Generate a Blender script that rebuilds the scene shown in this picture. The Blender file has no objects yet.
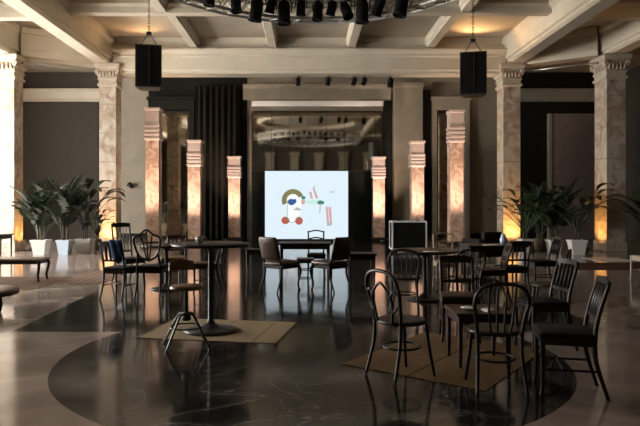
import bpy, bmesh, math, random
from mathutils import Vector, Matrix
PI = math.pi
R = math.radians
C = bpy.context.scene.collection
S = bpy.context.scene
random.seed(7)

# ------------------------------------------------------------------ materials
def new_mat(name):
    m = bpy.data.materials.new(name); m.use_nodes = True
    nt = m.node_tree
    return m, nt, nt.nodes['Principled BSDF']

def ramp(nt, stops):
    n = nt.nodes.new('ShaderNodeValToRGB')
    while len(n.color_ramp.elements) < len(stops): n.color_ramp.elements.new(0.5)
    for e, (p, c) in zip(n.color_ramp.elements, stops):
        e.position = p; e.color = (c[0], c[1], c[2], 1)
    return n

def mat(name, c, rough=0.5, metal=0.0, var=0.15, scale=6.0, stretch=(1, 1, 1), bump=0.0, spec=0.5):
    m, nt, b = new_mat(name)
    tc = nt.nodes.new('ShaderNodeTexCoord'); mp = nt.nodes.new('ShaderNodeMapping')
    mp.inputs['Scale'].default_value = stretch
    nz = nt.nodes.new('ShaderNodeTexNoise'); nz.inputs['Scale'].default_value = scale; nz.inputs['Detail'].default_value = 4
    nt.links.new(tc.outputs['Object'], mp.inputs['Vector']); nt.links.new(mp.outputs[0], nz.inputs['Vector'])
    lo = [max(0, x * (1 - var)) for x in c]; hi = [min(1, x * (1 + var)) for x in c]
    r = ramp(nt, [(0.3, lo), (0.7, hi)])
    nt.links.new(nz.outputs['Fac'], r.inputs['Fac']); nt.links.new(r.outputs[0], b.inputs['Base Color'])
    b.inputs['Roughness'].default_value = rough; b.inputs['Metallic'].default_value = metal
    b.inputs['Specular IOR Level'].default_value = spec
    if bump:
        bp = nt.nodes.new('ShaderNodeBump'); bp.inputs['Strength'].default_value = bump; bp.inputs['Distance'].default_value = 0.01
        nt.links.new(nz.outputs['Fac'], bp.inputs['Height']); nt.links.new(bp.outputs[0], b.inputs['Normal'])
    return m

def emit(name, c, s):
    m, nt, b = new_mat(name)
    b.inputs['Base Color'].default_value = (0.02, 0.02, 0.02, 1)
    b.inputs['Emission Color'].default_value = (c[0], c[1], c[2], 1); b.inputs['Emission Strength'].default_value = s
    b.inputs['Roughness'].default_value = 0.4
    return m

def marble(name, base, vein, dark, scale=1.6, rough=0.35, courses=0.0):
    m, nt, b = new_mat(name)
    L = nt.links
    tc = nt.nodes.new('ShaderNodeTexCoord')
    n1 = nt.nodes.new('ShaderNodeTexNoise'); n1.inputs['Scale'].default_value = scale; n1.inputs['Detail'].default_value = 8; n1.inputs['Distortion'].default_value = 1.2
    L.new(tc.outputs['Object'], n1.inputs['Vector'])
    r = ramp(nt, [(0.28, dark), (0.42, vein), (0.55, base), (0.72, [min(1, x * 1.12) for x in base])])
    L.new(n1.outputs['Fac'], r.inputs['Fac'])
    out = r.outputs[0]
    if courses:
        sp = nt.nodes.new('ShaderNodeSeparateXYZ'); L.new(tc.outputs['Object'], sp.inputs[0])
        md = nt.nodes.new('ShaderNodeMath'); md.operation = 'PINGPONG'; md.inputs[1].default_value = courses / 2; L.new(sp.outputs['Z'], md.inputs[0])
        lt = nt.nodes.new('ShaderNodeMath'); lt.operation = 'LESS_THAN'; lt.inputs[1].default_value = 0.012; L.new(md.outputs[0], lt.inputs[0])
        mx = nt.nodes.new('ShaderNodeMix'); mx.data_type = 'RGBA'; L.new(lt.outputs[0], mx.inputs['Factor']); L.new(out, mx.inputs['A'])
        mx.inputs['B'].default_value = (vein[0] * .75, vein[1] * .75, vein[2] * .75, 1); out = mx.outputs['Result']
    L.new(out, b.inputs['Base Color']); b.inputs['Roughness'].default_value = rough
    return m

def floor_mat():
    m, nt, b = new_mat('polished_marble_floor'); L = nt.links
    def math_(op, a, bb=None):
        n = nt.nodes.new('ShaderNodeMath'); n.operation = op
        for i, v in enumerate((a, bb)):
            if v is None: continue
            if isinstance(v, (int, float)): n.inputs[i].default_value = v
            else: L.new(v, n.inputs[i])
        return n.outputs[0]
    tc = nt.nodes.new('ShaderNodeTexCoord'); sp = nt.nodes.new('ShaderNodeSeparateXYZ'); L.new(tc.outputs['Object'], sp.inputs[0])
    x, y = sp.outputs['X'], sp.outputs['Y']
    dx = math_('SUBTRACT', x, 0.05); dy = math_('SUBTRACT', y, 5.75)
    d = math_('SQRT', math_('ADD', math_('MULTIPLY', dx, dx), math_('MULTIPLY', dy, dy)))
    circ = math_('LESS_THAN', d, 2.32)
    ax = math_('ABSOLUTE', dx)
    # a broad dark field that widens a little into the hall
    lim = math_('ADD', 3.35, math_('MULTIPLY', math_('SUBTRACT', y, 6.75), 0.05))
    rect = math_('MULTIPLY', math_('LESS_THAN', ax, lim), math_('GREATER_THAN', y, 6.72))
    dark = math_('MAXIMUM', circ, rect)
    ring = math_('MULTIPLY', math_('GREATER_THAN', d, 2.24), circ)
    # dark marble with pale veins
    n1 = nt.nodes.new('ShaderNodeTexNoise'); n1.inputs['Scale'].default_value = 0.9; n1.inputs['Detail'].default_value = 9; n1.inputs['Distortion'].default_value = 1.6
    L.new(tc.outputs['Object'], n1.inputs['Vector'])
    v = math_('ABSOLUTE', math_('SUBTRACT', n1.outputs['Fac'], 0.5))
    rd = ramp(nt, [(0.0, (0.10, 0.09, 0.084)), (0.012, (0.035, 0.031, 0.029)), (0.05, (0.013, 0.012, 0.012)), (0.3, (0.019, 0.017, 0.0165))])
    L.new(v, rd.inputs['Fac'])
    n2 = nt.nodes.new('ShaderNodeTexNoise'); n2.inputs['Scale'].default_value = 1.3; n2.inputs['Detail'].default_value = 7; n2.inputs['Distortion'].default_value = 0.8
    L.new(tc.outputs['Object'], n2.inputs['Vector'])
    rl = ramp(nt, [(0.3, (0.18, 0.135, 0.115)), (0.5, (0.28, 0.22, 0.19)), (0.7, (0.37, 0.31, 0.275))])
    L.new(n2.outputs['Fac'], rl.inputs['Fac'])
    mx = nt.nodes.new('ShaderNodeMix'); mx.data_type = 'RGBA'
    L.new(dark, mx.inputs['Factor']); L.new(rl.outputs[0], mx.inputs['A']); L.new(rd.outputs[0], mx.inputs['B'])
    mx2 = nt.nodes.new('ShaderNodeMix'); mx2.data_type = 'RGBA'
    L.new(math_('MULTIPLY', ring, 0.6), mx2.inputs['Factor']); L.new(mx.outputs['Result'], mx2.inputs['A']); mx2.inputs['B'].default_value = (0.02, 0.018, 0.018, 1)
    L.new(mx2.outputs['Result'], b.inputs['Base Color'])
    n3 = nt.nodes.new('ShaderNodeTexNoise'); n3.inputs['Scale'].default_value = 2.5; n3.inputs['Detail'].default_value = 5
    L.new(tc.outputs['Object'], n3.inputs['Vector'])
    rr = nt.nodes.new('ShaderNodeMapRange'); rr.inputs['To Min'].default_value = 0.05; rr.inputs['To Max'].default_value = 0.17
    L.new(n3.outputs['Fac'], rr.inputs['Value']); L.new(rr.outputs[0], b.inputs['Roughness'])
    b.inputs['IOR'].default_value = 1.4
    return m

def rug_mat(name, c1, c2, c3, period, axis='X'):
    m, nt, b = new_mat(name); L = nt.links
    tc = nt.nodes.new('ShaderNodeTexCoord'); sp = nt.nodes.new('ShaderNodeSeparateXYZ'); L.new(tc.outputs['Object'], sp.inputs[0])
    a = nt.nodes.new('ShaderNodeMath'); a.operation = 'WRAP'; a.inputs[1].default_value = period; a.inputs[2].default_value = 0; L.new(sp.outputs[axis], a.inputs[0])
    dv = nt.nodes.new('ShaderNodeMath'); dv.operation = 'DIVIDE'; dv.inputs[1].default_value = period; L.new(a.outputs[0], dv.inputs[0])
    r = ramp(nt, [(0.0, c3), (0.05, c1), (0.5, c2), (0.95, c1)]); r.color_ramp.interpolation = 'LINEAR'
    L.new(dv.outputs[0], r.inputs['Fac'])
    nz = nt.nodes.new('ShaderNodeTexNoise'); nz.inputs['Scale'].default_value = 40; L.new(tc.outputs['Object'], nz.inputs['Vector'])
    mx = nt.nodes.new('ShaderNodeMix'); mx.data_type = 'RGBA'; mx.blend_type = 'MULTIPLY'; mx.inputs['Factor'].default_value = 0.5
    L.new(r.outputs[0], mx.inputs['A']); L.new(nz.outputs['Fac'], mx.inputs['B']); L.new(mx.outputs['Result'], b.inputs['Base Color'])
    b.inputs['Roughness'].default_value = 0.95; b.inputs['Specular IOR Level'].default_value = 0.1
    return m

M = dict(
    floor=floor_mat(),
    plaster=mat('ivory_plaster', (0.52, 0.46, 0.36), 0.7, var=0.06, scale=2),
    ceil=mat('ceiling_plaster', (0.36, 0.31, 0.24), 0.8, var=0.08, scale=1.5),
    stone=mat('beige_wall_stone', (0.235, 0.20, 0.148), 0.65, var=0.1, scale=2.5),
    brown=mat('brown_wall_fabric', (0.042, 0.033, 0.024), 0.85, var=0.1, scale=3),
    mauve=mat('mauve_brown_panel', (0.19, 0.145, 0.125), 0.8, var=0.1, scale=3),
    blackwall=mat('dark_wall_and_shade', (0.010, 0.010, 0.007), 0.7, var=0.2, scale=3, spec=.12),
    shade_drape=mat('dark_brown_shade', (0.020, 0.017, 0.012), 0.95, var=0.2, scale=8, spec=0.1),
    column=marble('cream_column_marble', (0.47, 0.415, 0.34), (0.36, 0.275, 0.20), (0.20, 0.125, 0.085), 2.2, 0.4, 0.95),
    colcap=mat('carved_cream_stone', (0.46, 0.39, 0.31), 0.5, var=0.12, scale=9),
    pillar=marble('pink_pillar_marble', (0.60, 0.43, 0.335), (0.44, 0.275, 0.20), (0.30, 0.16, 0.105), 3.2, 0.35),
    pillarcap=mat('pale_pink_pillar_head', (0.50, 0.39, 0.345), 0.5, var=0.07, scale=5),
    mirror=mat('aged_mirror', (0.62, 0.58, 0.50), 0.04, metal=1.0, var=0.08, scale=1.5),
    mframe=mat('dark_bronze', (0.035, 0.028, 0.02), 0.4, metal=0.6),
    black=mat('black_painted_metal', (0.012, 0.012, 0.012), 0.45),
    matte=mat('black_grille_cloth', (0.008, 0.008, 0.008), 0.9, spec=0.1),
    alu=mat('brushed_aluminium', (0.55, 0.54, 0.52), 0.35, metal=0.9, var=0.05),
    grey=mat('silver_painted_edge', (0.72, 0.72, 0.72), 0.45, metal=0, var=.05),
    truss=mat('grey_truss_metal', (0.42, 0.41, 0.38), 0.4, metal=0.3),
    white=mat('white_enamel', (0.72, 0.70, 0.66), 0.4, var=0.03),
    pot=mat('white_glazed_pot', (0.62, 0.60, 0.57), 0.35, var=0.06),
    potblue=mat('pale_blue_pot', (0.42, 0.50, 0.60), 0.35, var=0.06),
    basket=mat('brown_wicker', (0.09, 0.065, 0.04), 0.8, scale=60, var=0.4),
    soil=mat('dark_soil', (0.025, 0.018, 0.012), 0.95, scale=40, var=0.5),
    leaf=mat('dark_green_leaf', (0.012, 0.024, 0.008), 0.4, scale=3, var=0.6),
    leaf2=mat('mid_green_leaf', (0.03, 0.05, 0.014), 0.4, scale=3, var=0.5),
    stem=mat('green_brown_stem', (0.06, 0.06, 0.03), 0.6),
    dwood=mat('dark_stained_wood', (0.014, 0.008, 0.0055), 0.42, scale=9, stretch=(6, 6, 1), var=0.4, spec=.3),
    rwood=mat('red_brown_wood', (0.032, 0.014, 0.009), 0.42, scale=9, stretch=(6, 6, 1), var=0.35, spec=.3),
    mwood=mat('warm_brown_wood', (0.12, 0.065, 0.03), 0.35, scale=8, stretch=(1, 6, 1), var=0.35),
    lwood=mat('pale_worn_wood', (0.30, 0.25, 0.18), 0.45, scale=8, stretch=(6, 6, 1), var=0.25),
    ftop=mat('worn_table_veneer', (0.20, 0.15, 0.11), 0.3, scale=6, stretch=(1, 8, 1), var=0.3),
    leather=mat('brown_leather', (0.058, 0.030, 0.018), 0.4, scale=20, var=0.25),
    tan=mat('tan_leather', (0.16, 0.085, 0.032), 0.45, scale=20, var=0.25),
    cushion=mat('black_seat_fabric', (0.010, 0.008, 0.007), 0.8, spec=.2),
    blue=mat('blue_cotton_cloth', (0.022, 0.055, 0.14), 0.9, scale=15, var=0.3),
    paper=mat('white_paper', (0.72, 0.71, 0.68), 0.6, var=0.03),
    glassblue=mat('pale_blue_glaze', (0.45, 0.52, 0.68), 0.2, var=0.1),
    day=emit('daylight_window', (1.0, 0.975, 0.925), 42.0),
    lamp=emit('warm_lamp_glass', (1.0, 0.62, 0.25), 4.0),
    lampw=emit('soft_lamp_glass', (1.0, 0.80, 0.62), 4.0),
    screen=emit('lit_screen', (0.72, 0.84, 0.92), 1.0),
)
RUGT = rug_mat('tan_woven_rug', (0.42, 0.32, 0.20), (0.36, 0.27, 0.165), (0.10, 0.07, 0.045), 0.5, 'X')
RUGB = rug_mat('ochre_woven_rug', (0.24, 0.155, 0.08), (0.19, 0.12, 0.06), (0.05, 0.032, 0.02), 0.8, 'Y')
RUGS = rug_mat('striped_red_brown_rug', (0.20, 0.12, 0.085), (0.28, 0.20, 0.15), (0.09, 0.05, 0.035), 0.16, 'X')
RUGK = rug_mat('brown_flat_rug', (0.16, 0.095, 0.055), (0.13, 0.075, 0.045), (0.05, 0.03, 0.02), 1.2, 'X')
RUGR = rug_mat('dark_red_rug', (0.10, 0.045, 0.03), (0.08, 0.035, 0.025), (0.04, 0.02, 0.015), 0.5, 'X')

# ------------------------------------------------------------------ mesh builder
def smooth(pts, k=5):
    P = [Vector(p) for p in pts]; out = []
    for i in range(len(P) - 1):
        p0 = P[max(i - 1, 0)]; p1 = P[i]; p2 = P[i + 1]; p3 = P[min(i + 2, len(P) - 1)]
        for j in range(k):
            t = j / k
            out.append(0.5 * ((2 * p1) + (p2 - p0) * t + (2 * p0 - 5 * p1 + 4 * p2 - p3) * t * t + (3 * p1 - p0 - 3 * p2 + p3) * t ** 3))
    out.append(P[-1]); return out

class MB:
    def __init__(s): s.v = []; s.f = []; s.sm = []; s.mi = []
    def add(s, vs, fs, sm=False, mi=0):
        o = len(s.v); s.v += [tuple(v) for v in vs]
        for f in fs: s.f.append([i + o for i in f]); s.sm.append(sm); s.mi.append(mi)
        return s
    def box(s, c, d, rz=0, bev=0.0, rot=None, mi=0):
        bm = bmesh.new(); bmesh.ops.create_cube(bm, size=1)
        for v in bm.verts: v.co = Vector((v.co.x * d[0], v.co.y * d[1], v.co.z * d[2]))
        if bev: bmesh.ops.bevel(bm, geom=bm.edges[:], offset=bev, segments=2, affect='EDGES', profile=0.5)
        Mx = Matrix.Translation(c) @ (rot if rot else Matrix.Rotation(rz, 4, 'Z'))
        bm.verts.index_update()
        s.add([Mx @ v.co for v in bm.verts], [[v.index for v in f.verts] for f in bm.faces], False, mi); bm.free(); return s
    def tube(s, pts, r, n=8, closed=False, flat=1.0, mi=0):
        P = [Vector(p) for p in pts]; N = len(P)
        rs = r if isinstance(r, (list, tuple)) else [r] * N
        if len(rs) != N: rs = [rs[0] + (rs[-1] - rs[0]) * i / (N - 1) for i in range(N)]
        T = []
        for i in range(N):
            a = P[(i - 1) % N] if closed else P[max(i - 1, 0)]; b = P[(i + 1) % N] if closed else P[min(i + 1, N - 1)]
            T.append((b - a).normalized())
        u = T[0].orthogonal().normalized(); vs = []
        for i in range(N):
            u = (u - T[i] * u.dot(T[i])).normalized(); w = T[i].cross(u)
            for k in range(n):
                a = 2 * PI * k / n
                vs.append(P[i] + u * math.cos(a) * rs[i] + w * math.sin(a) * rs[i] * flat)
        fs = []
        for i in range(N if closed else N - 1):
            j = (i + 1) % N
            for k in range(n):
                l = (k + 1) % n; fs.append([i * n + k, i * n + l, j * n + l, j * n + k])
        if not closed: fs += [list(range(n))[::-1], [(N - 1) * n + k for k in range(n)]]
        return s.add(vs, fs, True, mi)
    def lathe(s, prof, n=24, c=(0, 0, 0), mi=0, sm=True):
        vs = []; fs = []
        for r, z in prof:
            for k in range(n):
                a = 2 * PI * k / n; vs.append((c[0] + r * math.cos(a), c[1] + r * math.sin(a), c[2] + z))
        for i in range(len(prof) - 1):
            for k in range(n):
                l = (k + 1) % n; fs.append([i * n + k, i * n + l, (i + 1) * n + l, (i + 1) * n + k])
        fs += [list(range(n))[::-1], [(len(prof) - 1) * n + k for k in range(n)]]
        return s.add(vs, fs, sm, mi)
    def rects(s, prof, c=(0, 0, 0), mi=0):           # loft of rectangles (hx, hy, z)
        vs = []; fs = []
        for hx, hy, z in prof:
            vs += [(c[0] - hx, c[1] - hy, c[2] + z), (c[0] + hx, c[1] - hy, c[2] + z), (c[0] + hx, c[1] + hy, c[2] + z), (c[0] - hx, c[1] + hy, c[2] + z)]
        for i in range(len(prof) - 1):
            for k in range(4):
                l = (k + 1) % 4; fs.append([i * 4 + k, i * 4 + l, i * 4 + 4 + l, i * 4 + 4 + k])
        e = (len(prof) - 1) * 4; fs += [[3, 2, 1, 0], [e, e + 1, e + 2, e + 3]]
        return s.add(vs, fs, False, mi)
    def prism(s, poly, a, b, axis='x', mi=0):        # polygon extruded from a to b along an axis
        def p3(p, t):
            return {'x': (t, p[0], p[1]), 'y': (p[0], t, p[1]), 'z': (p[0], p[1], t)}[axis]
        n = len(poly); vs = [p3(p, a) for p in poly] + [p3(p, b) for p in poly]
        fs = [list(range(n))[::-1], list(range(n, 2 * n))] + [[i, (i + 1) % n, n + (i + 1) % n, n + i] for i in range(n)]
        return s.add(vs, fs, False, mi)
    def mesh(s, name, mats):
        me = bpy.data.meshes.new(name); me.from_pydata(s.v, [], s.f); me.update()
        for m in (mats if isinstance(mats, (list, tuple)) else [mats]): me.materials.append(m)
        me.polygons.foreach_set('use_smooth', s.sm); me.polygons.foreach_set('material_index', s.mi)
        bm = bmesh.new(); bm.from_mesh(me); bmesh.ops.recalc_face_normals(bm, faces=bm.faces[:]); bm.to_mesh(me); bm.free()
        return me

def obj(name, me, parent=None, loc=(0, 0, 0), rz=0):
    o = bpy.data.objects.new(name, me); C.objects.link(o); o.location = loc; o.rotation_euler = (0, 0, rz)
    if parent: o.parent = parent
    return o
def tag(o, label, cat, group=None):
    o['label'] = label; o['category'] = cat
    if group: o['group'] = group
    return o
def struct(name, mb, m):
    o = obj(name, mb.mesh(name, m)); o['kind'] = 'structure'; return o

class Kit:                                           # one kind of thing: its parts, and sub-parts by parent index
    def __init__(s): s.p = []
    def add(s, name, mb, m, parent=None, label=None):
        s.p.append((name, mb.mesh(name, m), parent, label)); return len(s.p) - 1
    def place(s, name, label, cat, loc=(0, 0, 0), rz=0, group=None):
        e = tag(obj(name, None, None, loc, rz), label, cat, group); made = []
        for (nm, me, par, lb) in s.p:
            o = obj(nm, me, e if par is None else made[par]); made.append(o)
            if lb: o['label'] = lb
        return e

# ------------------------------------------------------------------ the room
ZC = 6.95
struct('floor', MB().box((0, 11.5, -0.05), (27, 29, 0.1)), M['floor'])
struct('ceiling', MB().box((0, 11.5, ZC + 0.1), (27, 29, 0.2)), M['ceil'])
struct('wall_back', MB().box((-0.05, 25.1, ZC / 2), (16.7, 0.2, ZC)), M['stone'])
struct('wall_back_left', MB().box((-10.95, 25.1, ZC / 2), (5.1, 0.2, ZC)), M['brown'])
struct('wall_back_right', MB().box((10.9, 25.1, ZC / 2), (5.2, 0.2, ZC)), M['blackwall'])
struct('wall_right', MB().box((13.3, 11.5, ZC / 2), (0.2, 27, ZC)), M['brown'])
struct('wall_front', MB().box((0, -2.1, ZC / 2), (26.6, 0.2, ZC)), M['brown'])
WX = -13.3
wins = [(11.0, 3.2), (16.3, 3.6)]       # window centres and widths on the left wall
w = MB(); y0 = -2.0
for yc, ww in wins:
    w.box((WX, (y0 + yc - ww / 2) / 2, ZC / 2), (0.3, yc - ww / 2 - y0, ZC)); y0 = yc + ww / 2
    w.box((WX, yc, 0.35), (0.3, ww, 0.7)); w.box((WX, yc, (5.6 + ZC) / 2), (0.3, ww, ZC - 5.6))
w.box((WX, (y0 + 25) / 2, ZC / 2), (0.3, 25 - y0, ZC))
struct('wall_left', w, M['plaster'])
for i, (yc, ww) in enumerate(wins):
    f = MB(); z0, z1 = 0.7, 5.6
    for yy in (yc - ww / 2 + .05, yc + ww / 2 - .05): f.box((WX, yy, (z0 + z1) / 2), (0.14, 0.1, z1 - z0))
    for zz in (z0 + .05, z1 - .05, 3.9): f.box((WX, yc, zz), (0.13, ww - .2, 0.1))
    for k in (-1, 0, 1): f.box((WX, yc + k * ww / 4, (z0 + z1) / 2), (0.10, 0.05, z1 - z0 - .2))
    o = struct('window_%d' % (i + 1), f, M['white'])
    g = obj('pane', MB().box((WX - 0.1, yc, (z0 + z1) / 2), (0.02, ww, z1 - z0)).mesh('pane', M['day']), o)

tn = [0]
def trim(mb, m='plaster'):
    tn[0] += 1; return struct('trim_%d' % tn[0], mb, M[m])
for x in (-5.2, -3.1, -1.0, 1.1, 3.2, 5.3): trim(MB().rects([(.34, .2, 0), (.34, .2, 5.6), (.44, .3, 5.7), (.44, .3, 5.95)], (x, -1.85, 0)), 'stone')
# main cross beam over the inner columns
prof = [(19.90, 5.78), (19.90, 5.86), (19.84, 5.90), (19.84, 6.30), (19.78, 6.34), (19.78, 6.40), (19.66, 6.50), (19.66, 6.56), (19.95, 6.58), (19.95, 6.78), (19.88, 6.86), (19.80, ZC), (20.5, ZC), (20.5, 5.78)]
trim(MB().prism(prof, -6.4, 6.6, 'x'))
# heavy beams running into the hall over the inner column lines
def long_beam(xa, xb, z0, ya, yb):
    p = [(xa, z0 + .16), (xa + .06, z0 + .12), (xa + .06, z0 + .06), (xa + .14, z0), (xb - .14, z0), (xb - .06, z0 + .06), (xb - .06, z0 + .12), (xb, z0 + .16), (xb, ZC - .25), (xb + .1, ZC - .15), (xb + .1, ZC), (xa - .1, ZC), (xa - .1, ZC - .15), (xa, ZC - .25)]
    return MB().prism(p, ya, yb, 'y')
trim(long_beam(-7.1, -6.4, 6.1, -2, 20.4)); trim(long_beam(6.6, 7.3, 6.1, -2, 20.4))
trim(long_beam(-9.65, -8.9, 6.03, -2, 18.9)); trim(long_beam(9.15, 9.85, 6.03, -2, 18.9))
def small_long(x, ya, yb):
    p = [(x - .17, ZC), (x - .17, 6.74), (x - .12, 6.70), (x - .12, 6.60), (x + .12, 6.60), (x + .12, 6.70), (x + .17, 6.74), (x + .17, ZC)]
    return MB().prism(p, ya, yb, 'y')
for x in (-3.7, -1.1, 1.5, 4.1):
    trim(small_long(x, 16.4, 19.93)); 
for x in (-3.87, 4.27): trim(small_long(x, -2, 16.1))
for x in (-1.1, 1.5): trim(small_long(x, 14.3, 16.1))
def small_cross(xa, xb, y, zb=6.58):
    p = [(y - .15, ZC), (y - .2, 6.82), (y - .15, 6.74), (y - .15, zb), (y + .15, zb), (y + .15, 6.74), (y + .2, 6.82), (y + .15, ZC)]
    return MB().prism(p, xa, xb, 'x')
trim(small_cross(-6.4, 6.6, 16.25)); trim(small_cross(-6.4, 6.6, 4.5))
for y in (16.25, 11, 5): trim(small_cross(-8.9, -7.1, y, 6.45)); trim(small_cross(7.3, 9.15, y, 6.45)); trim(small_cross(-13.1, -9.65, y, 6.45)); trim(small_cross(9.85, 13.1, y, 6.45))
# round moulding in the middle of the ceiling
rp = [(3.45, 0), (3.45, -.10), (3.38, -.18), (3.2, -.22), (3.0, -.18), (2.9, -.08), (2.9, 0)]
mb = MB(); n = 72; vs = []; fs = []
for r, z in rp:
    for k in range(n): vs.append((0.2 + r * math.cos(2 * PI * k / n), 10.4 + r * math.sin(2 * PI * k / n), ZC + z))
for i in range(len(rp)):
    for k in range(n):
        j = (i + 1) % len(rp); l = (k + 1) % n; fs.append([i * n + k, i * n + l, j * n + l, j * n + k])
trim(mb.add(vs, fs, True))
# beams from the outer to the inner columns
def slant(a, b, wd, z0, z1):
    a = Vector(a); b = Vector(b); d = b - a
    m = MB(); rz = math.atan2(d.y, d.x); c = (a + b) / 2
    m.box((c.x, c.y, (z0 + z1) / 2), (d.length, wd, z1 - z0), rz)
    m.box((c.x, c.y, z0 + .22), (d.length, wd + .08, .06), rz); m.box((c.x, c.y, z1 - .12), (d.length, wd + .2, .2), rz)
    return m
trim(slant((-8.95, 18.75), (-7.05, 20.05), .5, 6.05, ZC)); trim(slant((9.15, 18.75), (7.25, 20.05), .5, 6.05, ZC))
# cornice and mouldings on the back walls
cor = [(25.0, 5.72), (24.9, 5.72), (24.82, 5.85), (24.82, 6.12), (24.7, 6.22), (25.0, 6.22)]
trim(MB().prism(cor, -13, -8.45, 'x')); trim(MB().prism(cor, 8.3, 13, 'x'), 'stone')
lint = [(25.0, 5.78), (24.75, 5.78), (24.75, 6.22), (24.68, 6.3), (24.68, 6.4), (25.0, 6.4)]
trim(MB().prism(lint, -2.6, 3.5, 'x'), 'stone')
# pale pilasters, the door surrounds and the dark recesses and painted shade of the back wall
trim(MB().rects([(.66, .38, 0), (.66, .38, .35), (.58, .3, .42), (.58, .3, 6.2), (.62, .34, 6.25), (.62, .34, 6.4)], (4.17, 24.7, 0)), 'stone')
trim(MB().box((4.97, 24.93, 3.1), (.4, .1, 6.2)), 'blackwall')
trim(MB().box((-4.5, 24.985, ZC / 2), (4.1, .03, ZC)), 'blackwall'); trim(MB().box((.46, 24.93, 1.4), (5.44, .1, 2.8)), 'blackwall'); trim(MB().box((3.38, 24.93, 2.9), (.36, .12, 5.7)), 'blackwall')  # left sheet covers the beige wall, its shade put into the colour
def surround(xa, xb, top, wd, m):
    s = MB(); s.box((xa + wd / 2, 24.86, top / 2), (wd, .28, top)); s.box((xb - wd / 2, 24.86, top / 2), (wd, .28, top))
    s.box(((xa + xb) / 2, 24.86, top + .25), (xb - xa, .28, .5)); s.box(((xa + xb) / 2, 24.8, top + .46), (xb - xa + .1, .36, .12)); return trim(s, m)
surround(5.2, 6.75, 5.35, .2, 'stone')
surround(-6.5, -4.62, 5.35, .2, 'blackwall')  # left surround coloured dark for the shade on that side
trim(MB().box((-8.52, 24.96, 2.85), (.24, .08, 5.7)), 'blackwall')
trim(MB().box((11.1, 24.9, 2.6), (1.9, .2, 5.2)), 'mauve'); trim(MB().box((10.1, 24.88, 2.6), (.12, .24, 5.2)), 'stone')
struct('baseboard_left', MB().box((-7.4, 24.96, .12), (1.7, .08, .24)), M['blackwall']); struct('baseboard_right', MB().box((7.6, 24.96, .12), (1.5, .08, .24)), M['blackwall'])

# ------------------------------------------------------------------ mirrors, and a dark drape standing in for shade, at the back
def mirror(xc, wd, z0, z1, cols, rows, label, yd=24.92):
    k = Kit(); f = MB(); t = .06
    for sx in (-1, 1): f.box((sx * (wd / 2 - t / 2), 0, (z0 + z1) / 2), (t, .08, z1 - z0))
    for zz in (z0 + t / 2, z1 - t / 2): f.box((0, 0, zz), (wd - 2 * t, .08, t))
    k.add('frame', f, M['mframe'])
    g = MB(); cw = (wd - 2 * t) / cols; rh = (z1 - z0 - 2 * t) / rows
    for i in range(cols):
        for j in range(rows):
            g.box((-wd / 2 + t + cw * (i + .5), 0.012, z0 + t + rh * (j + .5)), (cw - .014, .02, rh - .014))
    k.add('backing', MB().box((0, .03, (z0 + z1) / 2), (wd - .02, .012, z1 - z0 - .02)), M['mframe'])
    k.add('mirror_panes', g, M['mirror'])
    return k.place('wall_mirror', label, 'mirror', (xc, yd, 0))
mirror(0.46, 5.44, 2.8, 5.32, 7, 2, 'wide gridded wall mirror behind the glowing screen')
mirror(-5.56, 1.4, 0.1, 5.3, 2, 5, 'narrow dark framed wall mirror behind the pillars at the left')
mirror(5.97, 1.1, 0.1, 5.3, 2, 5, 'narrow wall mirror in a pale surround behind the pillars at the right')
k = Kit(); k.add('housing', MB().box((0, 0, 0), (5.35, .2, .2), bev=.03), M['white'])
for sx in (-1, 1): k.add('end_cap', MB().box((sx * 2.69, 0, 0), (.04, .22, .22)), M['alu'])
for sx in (-2, 2): k.add('wall_bracket', MB().box((sx, .272, 0), (.08, .345, .1)), M['mframe'])
k.place('projection_screen_case', 'long white roller case mounted on the wall above the wide mirror', 'screen case', (0.46, 24.55, 5.57))
def shade_drape(xa, xb, z1, label, y=24.65):
    vs = []; fs = []; n = int((xb - xa) / .035)
    for i in range(n + 1):
        x = xa + (xb - xa) * i / n; yy = y + .07 * math.sin(i * .9) + .03 * math.sin(i * .37)
        for dy in (0, .03): vs += [(x, yy + dy, .02), (x, yy + dy, z1)]
    for i in range(n):
        a = i * 4; b = a + 4; fs += [[a, b, b + 1, a + 1], [a + 2, a + 3, b + 3, b + 2], [a + 1, b + 1, b + 3, a + 3], [a, a + 2, b + 2, b]]
    fs += [[0, 1, 3, 2], [n * 4, n * 4 + 2, n * 4 + 3, n * 4 + 1]]
    return tag(obj('shade_drape', MB().add(vs, fs, True).mesh('shade_drape', M['shade_drape'])), label, 'shade_drape')
shade_drape(-4.55, -2.72, 6.3, 'tall dark drape standing in for a shaded pilaster between the narrow left mirror and the wide mirror')  # dark drape added where the left pilaster lies in shade

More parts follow.
